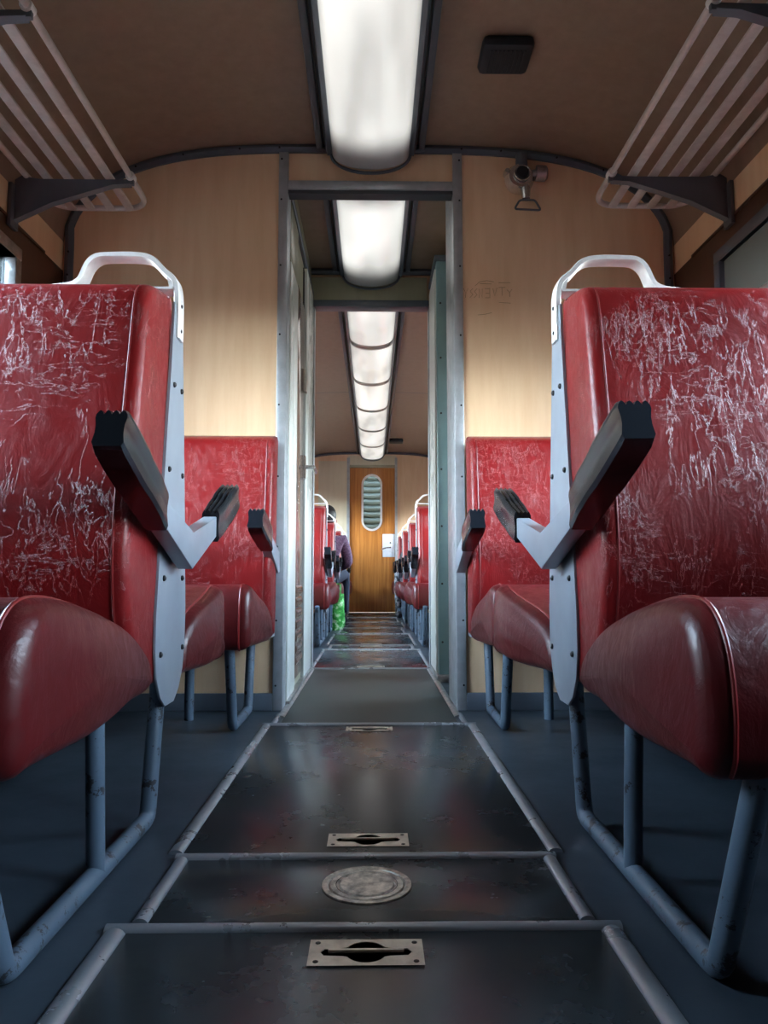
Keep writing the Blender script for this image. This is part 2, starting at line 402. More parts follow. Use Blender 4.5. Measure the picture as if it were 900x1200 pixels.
# arched trim following ceiling on the partition
def arch(y, name, w_=.035, d=.02, skip=.0, sc=1.0):
    bm = bmesh.new()
    xs = [1.292*math.sin(math.pi/2*(k/24)) for k in range(25)]
    for s in (-1, 1):
        pts = [(s*x, zc(x)-.002) for x in xs if x >= skip]+[(s*1.29, 1.95), (s*1.29, 1.2), (s*1.29, .07)]
        P = [Vector(p) for p in pts]
        rows = []
        for i, p in enumerate(P):
            t = (P[min(i+1, len(P)-1)]-P[max(i-1, 0)]).normalized(); nrm = Vector((-t.y, t.x))
            if nrm.dot(Vector((0, 1.2))-p) < 0: nrm = -nrm
            q = p+nrm*w_; mid = p+nrm*w_*.5
            rows.append([bm.verts.new((a.x, yy, a.y)) for a, yy in ((p, y), (p, y-d*.6), (mid, y-d), (q, y-d*.6), (q, y))])
        for a, b in zip(rows, rows[1:]):
            for k in range(4): bm.faces.new((a[k], a[k+1], b[k+1], b[k]))
    return bm
tr = tag(link('trim_1', arch(YP, 'trim', skip=.16), M['frame_paint']), kind='structure')
bm = bmesh.new()
for s in (-1, 1):
    for x in (.39, .56, .80, 1.0): screws(bm, [(s*x, YP-.019, zc(x)-.02)], (0, -1, 0), .005)
    screws(bm, [(s*1.272, YP-.019, z) for z in (1.90, 1.80, 1.55)], (0, -1, 0), .005)
link('screw', bm, M['screw'], tr)['kind'] = 'stuff'
# scratched scribble on the right panel
bm = bmesh.new()
def stroke(pts, r=.0009):
    tube(bm, [(x, YP-.0006, z) for x, z in pts], r, 6)
sx, sz = .395, 1.757
for k, st in enumerate([
    [(0, 0), (.01, -.02), (.02, 0)], [(.01, -.02), (.008, -.04)],
    [(.04, 0), (.028, -.012), (.04, -.026), (.027, -.04)], [(.058, 0), (.047, -.013), (.058, -.027), (.045, -.04)],
    [(.066, -.04), (.066, 0), (.08, -.04), (.08, 0)], [(.11, 0), (.09, 0)], [(.11, -.02), (.094, -.02)], [(.112, -.04), (.112, .004)], [(.11, -.04), (.092, -.04)],
    [(.125, 0), (.133, -.032), (.143, .004)], [(.15, .006), (.178, .006)], [(.164, .006), (.164, -.03)],
    [(.185, -.004), (.196, -.016), (.207, -.002)], [(.196, -.016), (.197, -.036)],
    [(.05, .012), (.07, .03), (.1, .035), (.13, .03)], [(.07, .022), (.12, .02)], [(.15, .026), (.2, .027)], [(.15, -.06), (.20, -.063)],
    [(.06, -.115), (.09, -.112), (.12, -.105)]]):
    stroke([(sx+a, sz+b) for a, b in st])
link('scratched_writing', bm, mat('scratch', (.34, .21, .11, 1), .7), wf)

# vestibule ------------------------------------------------------------------
wv = tag(link('wall_vestibule', nb(-.43, -.362, YP+.05, YV, 0, 2.38), M['olive']), kind='structure')
def vbox(name, y0, y1, z0, z1, x, mt, parent, dx=.02, bev=.002): return link(name, nb(x-dx, x, y0, y1, z0, z1, bev=bev), mt, parent)
vbox('steel_panel', YP+.11, 3.47, .02, 1.92, -.348, M['steel_wall'], wv)
vbox('upper_panel', YP+.11, 3.47, 1.925, 2.19, -.350, M['olive'], wv)
vbox('corner_panel', 3.90, 4.34, .02, 2.2, -.345, M['steel_wall'], wv)
vbox('top_rail', YP+.06, 4.34, 2.2, 2.24, -.345, M['frame_paint'], wv)
d = empty('door_2', (-.35, 3.68, 0), kind='structure')
M['enamel_brown'] = mat('glossy_brown_grey_enamel', (.22, .15, .12, 1), .14, coat=.5)
vbox('door_leaf', 3.49, 3.84, .06, 1.95, -.352, M['enamel_brown'], d, .014)
for k in range(7):
    z = .12+k*.055
    link('louvre_slat', prism(bmesh.new(), [(-.3515, z), (-.345, z+.012), (-.345, z+.03), (-.3515, z+.045)], lambda a, b: (a, 3.53, b), lambda a, b: (a, 3.80, b)), M['enamel_brown'], d)
vbox('door_gap_shade', 3.84, 3.90, .06, 2.18, -.358, M['dark'], d, .01)  # black strip painted in place of the shade between leaf and corner panel
bm = nb(-.352, -.335, 3.80, 3.86, 1.50, 1.62, bev=.004); link('door_lock', bm, M['plate'], d)
bm = bmesh.new(); tube(bm, [(-.35, 3.87, 1.11), (-.30, 3.87, 1.11)], .011); tube(bm, fillet([(-.302, 3.87, 1.11), (-.300, 3.98, 1.105), (-.300, 4.02, 1.105)], .02), .011); box(bm, -.352, -.343, 3.85, 3.90, 1.05, 1.17)
link('door_handle', bm, M['chrome'], d)
tag(link('baseboard_vestibule', nb(-.362, -.335, YP+.1, YV, 0, .02), M['alu']), kind='structure')
# right side of the vestibule: recess with outer door and the teal column
c = empty('electrical_cabinet', (.47, 4.08, 0), 'tall teal painted steel column with chipped paint in the vestibule', 'cabinet')
link('body', nb(.352, .62, 3.87, 4.28, .035, 2.235, bev=.004), M['teal_paint'], c)
link('side_strip', nb(.343, .352, 3.90, 4.28, .04, 2.2), M['steel_wall'], c)
link('base', nb(.34, .635, 3.84, 4.28, 0, .035, bev=.003), M['alu'], c)
link('top_cap', nb(.34, .635, 3.85, 4.28, 2.235, 2.26, bev=.003), M['frame_paint'], c)
link('screw', screws(bmesh.new(), [(.372, 3.87, z) for z in (.2, .5, .8, 1.1, 1.4, 1.7, 2.0)], (0, -1, 0), .006), M['screw'], c)['kind'] = 'stuff'
d = empty('door_3', (1.27, 3.7, 0), kind='structure')
bm = bmesh.new()
for q in ((3.25, 3.36, .03, 1.95), (4.04, 4.15, .03, 1.95), (3.36, 4.04, .03, .85), (3.36, 4.04, 1.75, 1.95)): box(bm, 1.262, 1.295, *q)
link('door_leaf', bm, M['olive'], d)
link('pane', nb(1.275, 1.281, 3.36, 4.04, .85, 1.75), M['glass'], d)
link('door_rail', nb(1.250, 1.262, 3.3, 4.1, .80, .84), M['alu'], d)
wv2 = tag(link('wall_vestibule_right', nb(.64, 1.298, 4.30, 4.345, 0, 2.3), M['olive']), kind='structure')
wm = partition(YV, .05, 'wall_middle', (-.348, .345), M['wall'], zh=2.165)
link('header_board', prism(bmesh.new(), [(-.43, 2.17), (.335, 2.17), (.335, 2.33), (-.43, 2.33)], lambda a, b: (a, YV-.02, b), lambda a, b: (a, YV, b)), M['olive'], wm)
link('header_rail', nb(-.345, .345, YV-.035, YV+.06, 2.145, 2.185, bev=.004), M['frame_paint'], wm)
link('jamb', nb(-.352, -.338, YV-.02, YV+.06, 0, 2.15), M['post'], wm)
link('jamb', nb(.343, .357, YV-.01, YV+.06, 0, 2.15), M['post'], wm)
ar2 = tag(link('trim_3', arch(YV+.0, 'trim', skip=.16), M['frame_paint']), kind='structure')

# far end wall ---------------------------------------------------------------
we = partition(YE, .05, 'wall_end', (-.35, .35), M['wall'], zh=2.17)
for o in we.children:
    if o.name.startswith('panel') and o.data.vertices[0].co.x < 0: pass
link('left_board', nb(-.80, -.37, YE-.012, YE, .05, 2.25), M['wall_cream'], we)
link('header_board', nb(-.36, .36, YE-.006, YE, 2.18, 2.34), M['wall_cream'], we)
for xa, xb in ((-.375, -.335), (.338, .372)): link('door_post', nb(xa, xb, YE-.03, YE+.05, 0, 2.30), M['post'], we)
link('header_rail', nb(-.335, .338, YE-.03, YE+.05, 2.15, 2.19), M['olive'], we)
ar3 = tag(link('trim_4', arch(YE, 'trim', skip=.16), M['frame_paint']), kind='structure')
d1 = empty('door_1', (0, YE, 0), kind='structure')
# leaf with an oval hole
def oval(cx, cz, w_, h_, n=12):
    r = w_/2; s = h_/2-r; out = []
    for k in range(n+1): a = math.pi*k/n; out.append((cx+r*math.cos(a), cz+s+r*math.sin(a)))
    for k in range(n+1): a = math.pi+math.pi*k/n; out.append((cx+r*math.cos(a), cz-s+r*math.sin(a)))
    return out
ocx, ocz, ow, oh = -.005, 1.63, .26, .80
def ring_face(y0, y1, outer, inner):
    """prism with a hole: outer & inner have the same count"""
    bm = bmesh.new(); n = len(outer)
    V = [[bm.verts.new((a, y, b)) for a, b in pl] for pl, y in ((outer, y0), (inner, y0), (inner, y1), (outer, y1))]
    for i in range(4):
        A = V[i]; B = V[(i+1) % 4]
        for k in range(n): bm.faces.new((A[k], A[(k+1) % n], B[(k+1) % n], B[k]))
    return bm
inn = oval(ocx, ocz, ow, oh)
def to_rect(p, x0, x1, z0, z1, cx, cz):
    dx, dz = p[0]-cx, p[1]-cz; t = 1e9
    if dx > 1e-6: t = min(t, (x1-cx)/dx)
    if dx < -1e-6: t = min(t, (x0-cx)/dx)
    if dz > 1e-6: t = min(t, (z1-cz)/dz)
    if dz < -1e-6: t = min(t, (z0-cz)/dz)
    return (cx+dx*t, cz+dz*t)
outer = [to_rect(p, -.335, .338, 1.0, 2.15, ocx, ocz) for p in inn]
# insert exact corners by snapping the nearest point
for cxx, czz in ((-.335, 1.0), (.338, 1.0), (.338, 2.15), (-.335, 2.15)):
    k = min(range(len(outer)), key=lambda i: (outer[i][0]-cxx)**2+(outer[i][1]-czz)**2); outer[k] = (cxx, czz)
bm = ring_face(YE+.0, YE+.035, outer, inn); box(bm, -.335, .338, YE, YE+.035, .01, 1.0)
link('door_leaf', bm, M['wood'], d1)
link('window_rim', ring_face(YE-.012, YE+.01, oval(ocx, ocz, ow+.05, oh+.05), oval(ocx, ocz, ow-.01, oh-.01)), M['cast_alu'], d1)
link('pane', prism(bmesh.new(), inn, lambda a, b: (a, YE+.015, b), lambda a, b: (a, YE+.02, b)), M['glass'], d1)
# concertina gangway visible through the oval pane
gw = empty('gangway_bellows', (0, YE+.7, 0), 'grey folded gangway bellows seen through the oval window of the wooden door', 'bellows')
bm = bmesh.new()
for k in range(14):
    z = .95+k*.1; tube(bm, [(-.7, YE+.9+.03*math.sin(k*2.1), z), (0, YE+.86, z-.035), (.7, YE+.9, z)], .05, 10)
tube(bm, [(-.7, YE+.9, .95), (-.7, YE+.9, 0)], .03)
tube(bm, [(.7, YE+.9, .95), (.7, YE+.9, 0)], .03)
link('sky_block_back', nb(-.95, .95, YE+1.3, YE+1.34, 0, 2.6), M['brown'], gw)  # back, roof and side sheets added to keep sky light off the bellows
link('sky_block_roof', nb(-.95, .95, YE+.1, YE+1.3, 2.5, 2.54), M['brown'], gw)
link('sky_block_side', nb(-.95, -.92, YE+.4, YE+1.3, 0, 2.5), M['brown'], gw)
link('sky_block_side', nb(.92, .95, YE+.4, YE+1.3, 0, 2.5), M['brown'], gw)
link('fold', bm, mat('bellows_rubber', (.045, .06, .052, 1), .5), gw)
link('lock_plate', nb(.155, .335, YE-.012, YE, .82, 1.16, bev=.003), metal('brushed_plate', (.80, .82, .86, 1), .4, 12, .2, met=.2), d1)
bm = bmesh.new(); tube(bm, [(.27, YE-.012, .96), (.27, YE-.06, .96)], .012); tube(bm, fillet([(.27, YE-.06, .96), (.20, YE-.065, .955), (.14, YE-.06, .93)], .02), .011); tube(bm, [(.27, YE-.012, 1.03), (.27, YE-.03, 1.03)], .013)
link('door_handle', bm, M['chrome'], d1)

# ------------------------------------------------------------------ floor hatches
def halfround(bm, p0, p1, w_, h):
    p0 = Vector(p0); p1 = Vector(p1); t = (p1-p0).normalized(); n = Vector((-t.y, t.x, 0)); A = []
    for p in (p0, p1): A.append([bm.verts.new(p+n*w_/2*math.cos(a)+Vector((0, 0, h*math.sin(a)+.0002))) for a in [math.pi*k/8 for k in range(9)]])
    for k in range(8): bm.faces.new((A[0][k], A[0][k+1], A[1][k+1], A[1][k]))
    bm.faces.new(A[0]); bm.faces.new(A[1][::-1]); 
    bm.faces.new((A[0][0], A[1][0], A[1][8], A[0][8])); return bm
def pull_plate(cx, cy, parent, w_=.164, dp=.074, z=.0045):
    """nickel plate with a slot that widens to a round finger hole, bar across"""
    def sl(k_, N_=40):
        pts = []
        for k in range(N_):
            a = 2*math.pi*k/N_; 
            # union of long capsule and centre circle by radial max
            ca, sa = math.cos(a), math.sin(a)
            hw, r1, r2 = w_*.40*k_, dp*.15*k_, dp*.40*k_
            rad = r2
            # capsule radius along direction
            s = hw-r1
            t = r1/abs(sa) if abs(sa) > 1e-6 else 1e9
            if t*abs(ca) > s:
                bq = s*abs(ca); t = bq+math.sqrt(max(0, bq*bq-(s*s-r1*r1)))
            rad = max(rad, t); pts.append((cx+rad*ca, cy+rad*sa))
        return pts
    inn = sl(1.0)
    out = [to_rect(p, cx-w_/2, cx+w_/2, cy-dp/2, cy+dp/2, cx, cy) for p in inn]
    for cxx, czz in ((cx-w_/2, cy-dp/2), (cx+w_/2, cy-dp/2), (cx+w_/2, cy+dp/2), (cx-w_/2, cy+dp/2)):
        k = min(range(len(out)), key=lambda i: (out[i][0]-cxx)**2+(out[i][1]-czz)**2); out[k] = (cxx, czz)
    bm = bmesh.new(); n = len(out); V = [[bm.verts.new((a, b, zz)) for a, b in pl] for pl, zz in ((out, z), (inn, z), (inn, z-.002), (out, z-.003))]
    for i in range(3):
        for k in range(n): bm.faces.new((V[i][k], V[i][(k+1) % n], V[i+1][(k+1) % n], V[i+1][k]))
    pl = link('pull_plate', bm, M['plate'], parent)
    bm = bmesh.new(); lo = [bm.verts.new((a, b, z-.0015)) for a, b in sl(1.02)]; bm.faces.new(lo)
    link('recess', bm, M['dark'], pl)  # flat dark face in place of the shade down in the slot
    bm = bmesh.new(); tube(bm, [(cx-w_*.33, cy+.002, z+.0005), (cx+w_*.33, cy+.002, z+.0005)], .0035, 8)
    link('pull_bar', bm, M['plate'], pl)
    s = link('screw', screws(bmesh.new(), [(cx+i*w_*.43, cy+j*dp*.36, z) for i in (-1, 1) for j in (-1, 1)], (0, 0, 1), .0045, .001), M['screw'], pl); s['kind'] = 'stuff'
def hatch(y0, y1, hw, label, plates=(), near_bar=True, far_bar=True, side=True, w_=.03, mt=None):
    r = empty('floor_hatch', (0, (y0+y1)/2, 0), label, 'floor hatch')
    link('panel', nb(-hw, hw, y0, y1, .0, .003, bev=.001), mt or M['panel'], r)
    if side:
        for s in (-1, 1):
            link('side_trim', halfround(bmesh.new(), (s*(hw+w_/2), y0, 0), (s*(hw+w_/2), y1, 0), w_, .009), M['trim_alu'], r)
    if far_bar: link('end_trim', halfround(bmesh.new(), (-hw-w_, y1, .001), (hw+w_, y1, .001), .024, .010), M['trim_alu'], r)
    for (cx, cy) in plates: pull_plate(cx, cy, r)
    return r
hatch(.18, 1.187, .360, 'dark linoleum floor hatch nearest the camera with a large nickel pull plate', [(.003, 1.112)], w_=.034)
h2 = hatch(1.21, 1.475, .337, 'narrow floor hatch holding the round worn metal disc', [], w_=.026)
# round inspection disc
bm = bmesh.new(); 
for (r0, r1, z0, z1) in ((.0, .046, .0055, .0055), (.046, .049, .0055, .0030), (.049, .053, .0030, .0055), (.054, .0635, .0055, .0055), (.0635, .066, .0055, .0028), (.066, .0685, .0028, .0055), (.0685, .078, .0055, .0055), (.078, .0785, .0055, .003)):
    n = 48
    A = [bm.verts.new((.002+r0*math.cos(2*math.pi*k/n), 1.346+r0*math.sin(2*math.pi*k/n), z0)) for k in range(n)] if r0 > 0 else None
    B = [bm.verts.new((.002+r1*math.cos(2*math.pi*k/n), 1.346+r1*math.sin(2*math.pi*k/n), z1)) for k in range(n)]
    if A is None: bm.faces.new(B)
    else:
        for k in range(n): bm.faces.new((A[k], A[(k+1) % n], B[(k+1) % n], B[k]))
link('cover_disc', bm, M['disc'], h2)
hatch(1.50, 2.745, .356, 'long floor hatch with a pull plate at each end before the doorway', [(.003, 1.566), (0, 2.67)], w_=.03)
hatch(2.76, 4.37, .325, 'plain dark floor hatch filling the vestibule doorway', [], side=False, mt=mat('green_grey_linoleum', (.045, .050, .044, 1), .5))
for s in (-1, 1):
    tag(link('trim_%d' % (5 if s < 0 else 6), halfround(bmesh.new(), (s*.34, 2.90, 0), (s*.34, 4.36, 0), .03, .008), M['alu']), kind='structure')
    tag(link('trim_%d' % (7 if s < 0 else 8), halfround(bmesh.new(), (s*.352, 2.76, 0), (s*.352, 2.95, 0), .02, .009), M['trim_alu']), kind='structure')
ys = [4.39, 5.50, 5.85, 6.95, 7.75, 8.7, 9.7, 10.9]
labs = ['floor hatch just beyond the vestibule, first of the far saloon', 'short floor hatch, second beyond the vestibule', 'floor hatch beside the first far red seats', 'floor hatch beside the green plastic bag',
        'floor hatch beside the black shoe in the far aisle', 'floor hatch between the third far seats', 'floor hatch at the foot of the wooden end door']
for k in range(7):
    hatch(ys[k]+.01, ys[k+1]-.01, .335 if k % 2 == 0 else .30, labs[k], [(0, ys[k]+.09), (0, ys[k+1]-.09)] if k != 1 else [(0, ys[k+1]-.09)], w_=.024)

# ------------------------------------------------------------------ ceiling lamps
def ceiling_lamp(y0, y1, label, s, hw=.165, zt=2.345, zb=2.262, splits=1, fade=.30):
    r = empty('ceiling_lamp', (0, (y0+y1)/2, zc(0)), label, 'ceiling lamp')
    L = (y1-y0)/splits
    for i in range(splits):
        a = y0+i*L+(.004 if i else 0); b = y0+(i+1)*L-.004
        bm = bmesh.new(); rows = []
        n = 20
        for k in range(n+1):
            t = -1+2*k/n; xx = hw*math.sin(t*math.pi/2); zz = zt-(zt-zb)*math.cos(t*math.pi/2)**.8
            rows.append([bm.verts.new((xx, y, zz)) for y in (a, b)])
        for p, q in zip(rows, rows[1:]): bm.faces.new((p[0], p[1], q[1], q[0]))
        bm.faces.new([p[0] for p in rows]); bm.faces.new([p[1] for p in rows][::-1])
        yc = (y0+y1)/2
        link('diffuser', bm, lamp('lamp_diffuser', a-yc, b-yc, s, fade if splits == 1 else .07), r, 60)
    for sg in (-1, 1):
        link('side_rail', prism(bmesh.new(), [(sg*hw, zt-.012), (sg*(hw+.018), zt-.02), (sg*(hw+.03), zt+.02), (sg*(hw+.034), zt+.045), (sg*hw, zt+.045)],
             lambda a, b: (a, y0, b), lambda a, b: (a, y1, b)), M['frame_paint'], r)
        link('outer_rail', nb(sg*(hw+.040), sg*(hw+.066), y0, y1, zt+.01, zt+.045, bev=.003), M['frame_paint'], r)
    # end cap outline
    for y, dd in ((y0, -.006), (y1, .006)):
        bm = bmesh.new(); n = 20; pts = []
        for k in range(n+1):
            t = -1+2*k/n; pts.append(((hw+.006)*math.sin(t*math.pi/2), y+dd, zt+.008-(zt-zb+.018)*math.cos(t*math.pi/2)**.8))
        pts = [(-.232, y+dd, zt+.015)]+pts+[(.232, y+dd, zt+.015)]
        tube(bm, pts, .007, 8); box(bm, -hw, hw, min(y, y+dd), max(y, y+dd), zt, zt+.04)
        link('end_cap', bm, M['frame_paint'], r)
    return r
ceiling_lamp(.9, YP-.03, 'wide white lit ceiling lamp nearest the camera', .95)
ceiling_lamp(-2.6, .7, 'white ceiling lamp above and behind the camera', .12)
ceiling_lamp(YP+.07, 4.31, 'white ceiling lamp over the vestibule between the two door headers', .95, fade=.36)
ceiling_lamp(4.42, YE-.04, 'long segmented white ceiling lamp down the far saloon', .95, splits=6)

# ------------------------------------------------------------------ seats
def smooth(t): t = max(0, min(1, t)); return t*t*(3-2*t)
CUSH = [(.13, .30), (.13, .36), (.20, .405), (.33, .445), (.50, .475), (.65, .50), (.75, .512), (.82, .505), (.862, .465), (.878, .40), (.876, .345), (.868, .318), (.845, .300), (.78, .303), (.5, .297), (.28, .297)]
BACK = [(.05, .34), (.17, .34), (.26, .42), (.292, .52), (.298, .62), (.285, .74), (.262, .86), (.24, .98), (.222, 1.08), (.205, 1.135), (.175, 1.160), (.12, 1.175), (.05, 1.185), (.035, 1.15), (.04, .8)]
def P2(l): return [Vector(p) for p in l]
def cushion(root, py, d, sg, uf, xe_r, xe_f, xin, taper=True):
    k = (uf-.13)/(.878-.13)
    pts = [(.13+(u-.13)*k, z) for u, z in CUSH]
    poly = crom(P2(pts), 4)
    xo = (lambda u: xe_r+(xe_f-xe_r)*smooth((u-.13)/(.55*k))) if taper else (lambda u: xe_f)
    to = lambda x, u, z: (sg*x, py-d*u, z)
    c = link('cushion', pillow(poly, xo, xin, to, .034, .012), M['leather_shaded'], root, 50)
    deep = inset(poly, .003)
    # seam/piping runs up the front and over the top
    idx = [p for p in deep if not (p.y < .33 and p.x < uf-.03) and p.x > .16*k]
    loop = [Vector(to(xo(p.x)+.036, p.x+ (0), p.y)) for p in poly if not (p.y < .315 and p.x < uf-.02) and p.x > .17]
    link('piping', tube(bmesh.new(), loop, .0032, 8), M['piping'], c)
    return c
def backrest(root, py, d, sg, xe, xin, thick=1., zs=1.):
    pts = [(u*thick, .34+(z-.34)*zs) for u, z in BACK]
    poly = crom(P2(pts), 4); to = lambda x, u, z: (sg*x, py-d*u, z)
    b = link('backrest', pillow(poly, lambda u: xe, xin, to, .02, .004), M['leather'], root, 50)
    seam = [Vector(to(xe+.028, p.x+.0005, p.y)) for p in poly if p.x > .19*thick and p.y > .42]
    link('piping', tube(bmesh.new(), seam, .0025, 8), M['piping'], b)
    return b
def arm_pad(parent, py, d, sg, xa, xb, u0, u1, zb0, zb1, zt0, zt1, mt):
    """loft with a ridged top, narrower at the root"""
    bm = bmesh.new(); rows = []; n = 9
    def sec(t):
        u = u0+(u1-u0)*t; zb = zb0+(zb1-zb0)*t; zt = zt0+(zt1-zt0)*t
        sh = .82+.18*smooth(min(1, t*4)) 
        if t > .93: zb += (t-.93)/.07*.008; zt -= (t-.93)/.07*.008
        xm = (xa+xb)/2; h = (xb-xa)/2*sh*(1 if t < .93 else 1-(t-.93)*1.2); H = zt-zb
        pr = [(-.86, 0), (-1, .12), (-.9, .4), (-.9, .62), (-1, .86)]
        m_ = 16
        for k in range(m_+1):
            a = -1+2*k/m_; pr.append((a*.97, 1.0+.13*abs(math.sin(2*math.pi*(k/m_)*2))-.03))
        pr += [(1, .86), (.9, .62), (.9, .4), (1, .12), (.86, 0)]
        return [bm.verts.new((sg*(xm+a*h), py-d*(u-(.02*(b-.5) if t > .5 else 0)), zb+b*H)) for a, b in pr]
    for k in range(n+1): rows.append(sec(k/n if k < n-1 else (.95 if k == n-1 else 1)))
    m_ = len(rows[0])
    for a, b in zip(rows, rows[1:]):
        for k in range(m_): bm.faces.new((a[k], a[(k+1) % m_], b[(k+1) % m_], b[k]))
    bm.faces.new(rows[0]); bm.faces.new(rows[-1][::-1])
    bmesh.ops.scale
    return link('arm_pad', bm, mt, parent, 30)
def v_arm(root, py, sg, xa=.402, xb=.438, u1=.60, both=True, zt=.815, pivot_x=.450):
    w0 = .295*u1/.60
    poly = [(0, .556), (w0+.012, .650), (w0+.004, .700), (0, .637)]
    if both: poly = [(-w0-.012, .650), (0, .556), (w0+.012, .650), (w0+.004, .700), (0, .637), (-w0-.004, .700)]
    else: poly = [(-.03, .555), (0, .552)]+[(w0+.012, .650), (w0+.004, .700), (0, .637), (-.03, .64)]
    bm = prism(bmesh.new(), poly, lambda u, z: (sg*xa, py-u, z), lambda u, z: (sg*xb, py-u, z), .003)
    a = link('arm_bracket', bm, M['grey_paint'], root)
    bm = tube(bmesh.new(), [(sg*(xb-.005), py, .595), (sg*pivot_x, py, .595)], .026, 20)
    link('pivot', bm, M['frame_paint'], a)
    for d in ((1, -1) if both else (1,)):
        arm_pad(a, py, d, sg, xa-.013, xb+.008, u1*.47, u1, .630, zt-.074, .706, zt, M['black'])
    return a
def side_panel(root, py, sg, x0=.448, x1=.4545):
    half = [(.035, .252), (.075, .275), (.108, .32), (.122, .38), (.122, .46), (.10, .66), (.072, .88), (.048, 1.06), (.036, 1.175)]
    poly = [(u, z) for u, z in half]+[(-u, z) for u, z in half[::-1]]
    bm = prism(bmesh.new(), poly, lambda u, z: (sg*x0, py-u, z), lambda u, z: (sg*x1, py-u, z), .0015)
    p = link('side_panel', bm, M['grey_paint'], root)
    bm = screws(bmesh.new(), [(sg*x0, py-u, z) for u, z in ((.088, .37), (-.095, .37), (.075, .535), (-.08, .535), (.055, .78), (-.06, .78), (.03, .98), (-.035, .98))], (-sg, 0, 0), .007, .006)
    s = link('screw', bm, M['screw'], p); s['kind'] = 'stuff'
    return p
def handle(root, py, sg):
    pts = [(.4485, 1.095), (.4485, 1.16), (.4500, 1.205), (.458, 1.236), (.482, 1.258), (.51, 1.286), (.545, 1.295), (.62, 1.295), (.645, 1.289), (.662, 1.272), (.678, 1.236), (.70, 1.222), (.74, 1.2165)]
    P_ = crom(P2(pts), 4, False)
    def ribbon(bm, P, w_, t):
        rows = []
        for i, p in enumerate(P):
            tn = (P[min(i+1, len(P)-1)]-P[max(i-1, 0)]).normalized(); n = Vector((-tn.y, tn.x))
            hw_ = w_/2
            pr = [(-hw_, -t*.35), (-hw_*.8, -t*.5), (hw_*.8, -t*.5), (hw_, -t*.35), (hw_, t*.35), (hw_*.8, t*.5), (-hw_*.8, t*.5), (-hw_, t*.35)]
            rows.append([bm.verts.new((sg*(p.x+n.x*b), py-a, p.y+n.y*b)) for a, b in pr])
        for a, b in zip(rows, rows[1:]):
            for k in range(8): bm.faces.new((a[k], a[(k+1) % 8], b[(k+1) % 8], b[k]))
        bm.faces.new(rows[0]); bm.faces.new(rows[-1][::-1])
    bm = bmesh.new(); ribbon(bm, P_, .046, .014)
    ribbon(bm, [Vector((.458, 1.213)), Vector((.6, 1.213)), Vector((.79, 1.213))], .05, .008)
    prism(bm, [(.466, 1.212), (.475, 1.245), (.462, 1.235), (.456, 1.21)], lambda a, b: (sg*a, py-.02, b), lambda a, b: (sg*a, py+.02, b))
    h = link('grab_handle', bm, M['cast_alu'], root, 40)
    s = link('screw', screws(bmesh.new(), [(sg*.4415, py-.004, z) for z in (1.115, 1.175)], (-sg, 0, 0), .005, .003), M['screw'], h); s['kind'] = 'stuff'
    return h
def leg_frame(root, y0, y1, ymid, sg, x=.474, top_f=None, r=.0175):
    yf = y0-.14 if top_f is None else top_f
    f = link('floor_tube', tube(bmesh.new(), fillet([(sg*x, yf, .33), (sg*x, y0, r+.001), (sg*x, y1, r+.001), (sg*x, y1+.06, .33)], .022), r, 14), M['tube_paint'], root)
    if ymid: link('leg', tube(bmesh.new(), [(sg*x, ymid, r), (sg*x, ymid-.03, .32)], r*.93, 14), M['tube_paint'], root)
    return f
def double_seat(py, sg, label, name='bench_seat', front_uf=.858, rear_uf=.62, rx=(.447, .385), u_arm=.60, shift=0., group=None, far=False):
    r = empty(name, (sg*.46, py, 0), label, 'train seat', group)
    backrest(r, py, 1, sg, .456, 1.27)
    backrest(r, py, -1, sg, .478, 1.27, .62)
    cushion(r, py, 1, sg, front_uf, .447, .392, 1.27)
    cushion(r, py, -1, sg, rear_uf, rx[0], rx[1], 1.27)
    side_panel(r, py, sg); handle(r, py, sg); v_arm(r, py, sg, u1=u_arm)
    leg_frame(r, py-.69, py-.06, py-.36, sg, top_f=py-.83)
    if far: leg_frame(r, py+.25, py+.5, None, sg, top_f=py+.2)
    # wall-side support
    link('wall_bracket', nb(sg*1.22, sg*1.29, py-.5, py+.3, .0, .31, bev=.005), M['tube_paint'], r)
    return r
PY = 1.72
sR = double_seat(PY, 1, 'nearest red leather double seat right of the aisle, facing the camera')
sL = double_seat(PY, -1, 'nearest red leather double seat left of the aisle, facing the camera', rear_uf=.47, rx=(.447, .415), u_arm=.52)
def wall_seat(sg, label, xe, arm_x):
    py = 3.0; r = empty('bench_seat', (sg*.46, py, 0), label, 'train seat')
    backrest(r, py, 1, sg, xe, 1.27, .66, .90)
    cushion(r, py, 1, sg, .58, xe-.005, xe+(.012), 1.27)
    v_arm(r, py-.04, sg, arm_x, arm_x+.036, .50, False, .765, arm_x+.075)
    leg_frame(r, 2.64, 2.96, None, sg, .475, top_f=2.55)
    link('leg', tube(bmesh.new(), [(sg*.68, 2.86, 0), (sg*.68, 2.86, .33)], .018), M['tube_paint'], r)
    link('side_panel', prism(bmesh.new(), [(2.93, .30), (3.035, .30), (3.035, 1.05), (2.975, 1.05)], lambda u, z: (sg*(xe+.012), u, z), lambda u, z: (sg*(xe+.02), u, z)), M['grey_paint'], r)
    return r
wall_seat(1, 'red seat against the partition right of the doorway, facing the camera', .388, .345)
wall_seat(-1, 'red seat against the partition left of the doorway, facing the camera', .372, .362)
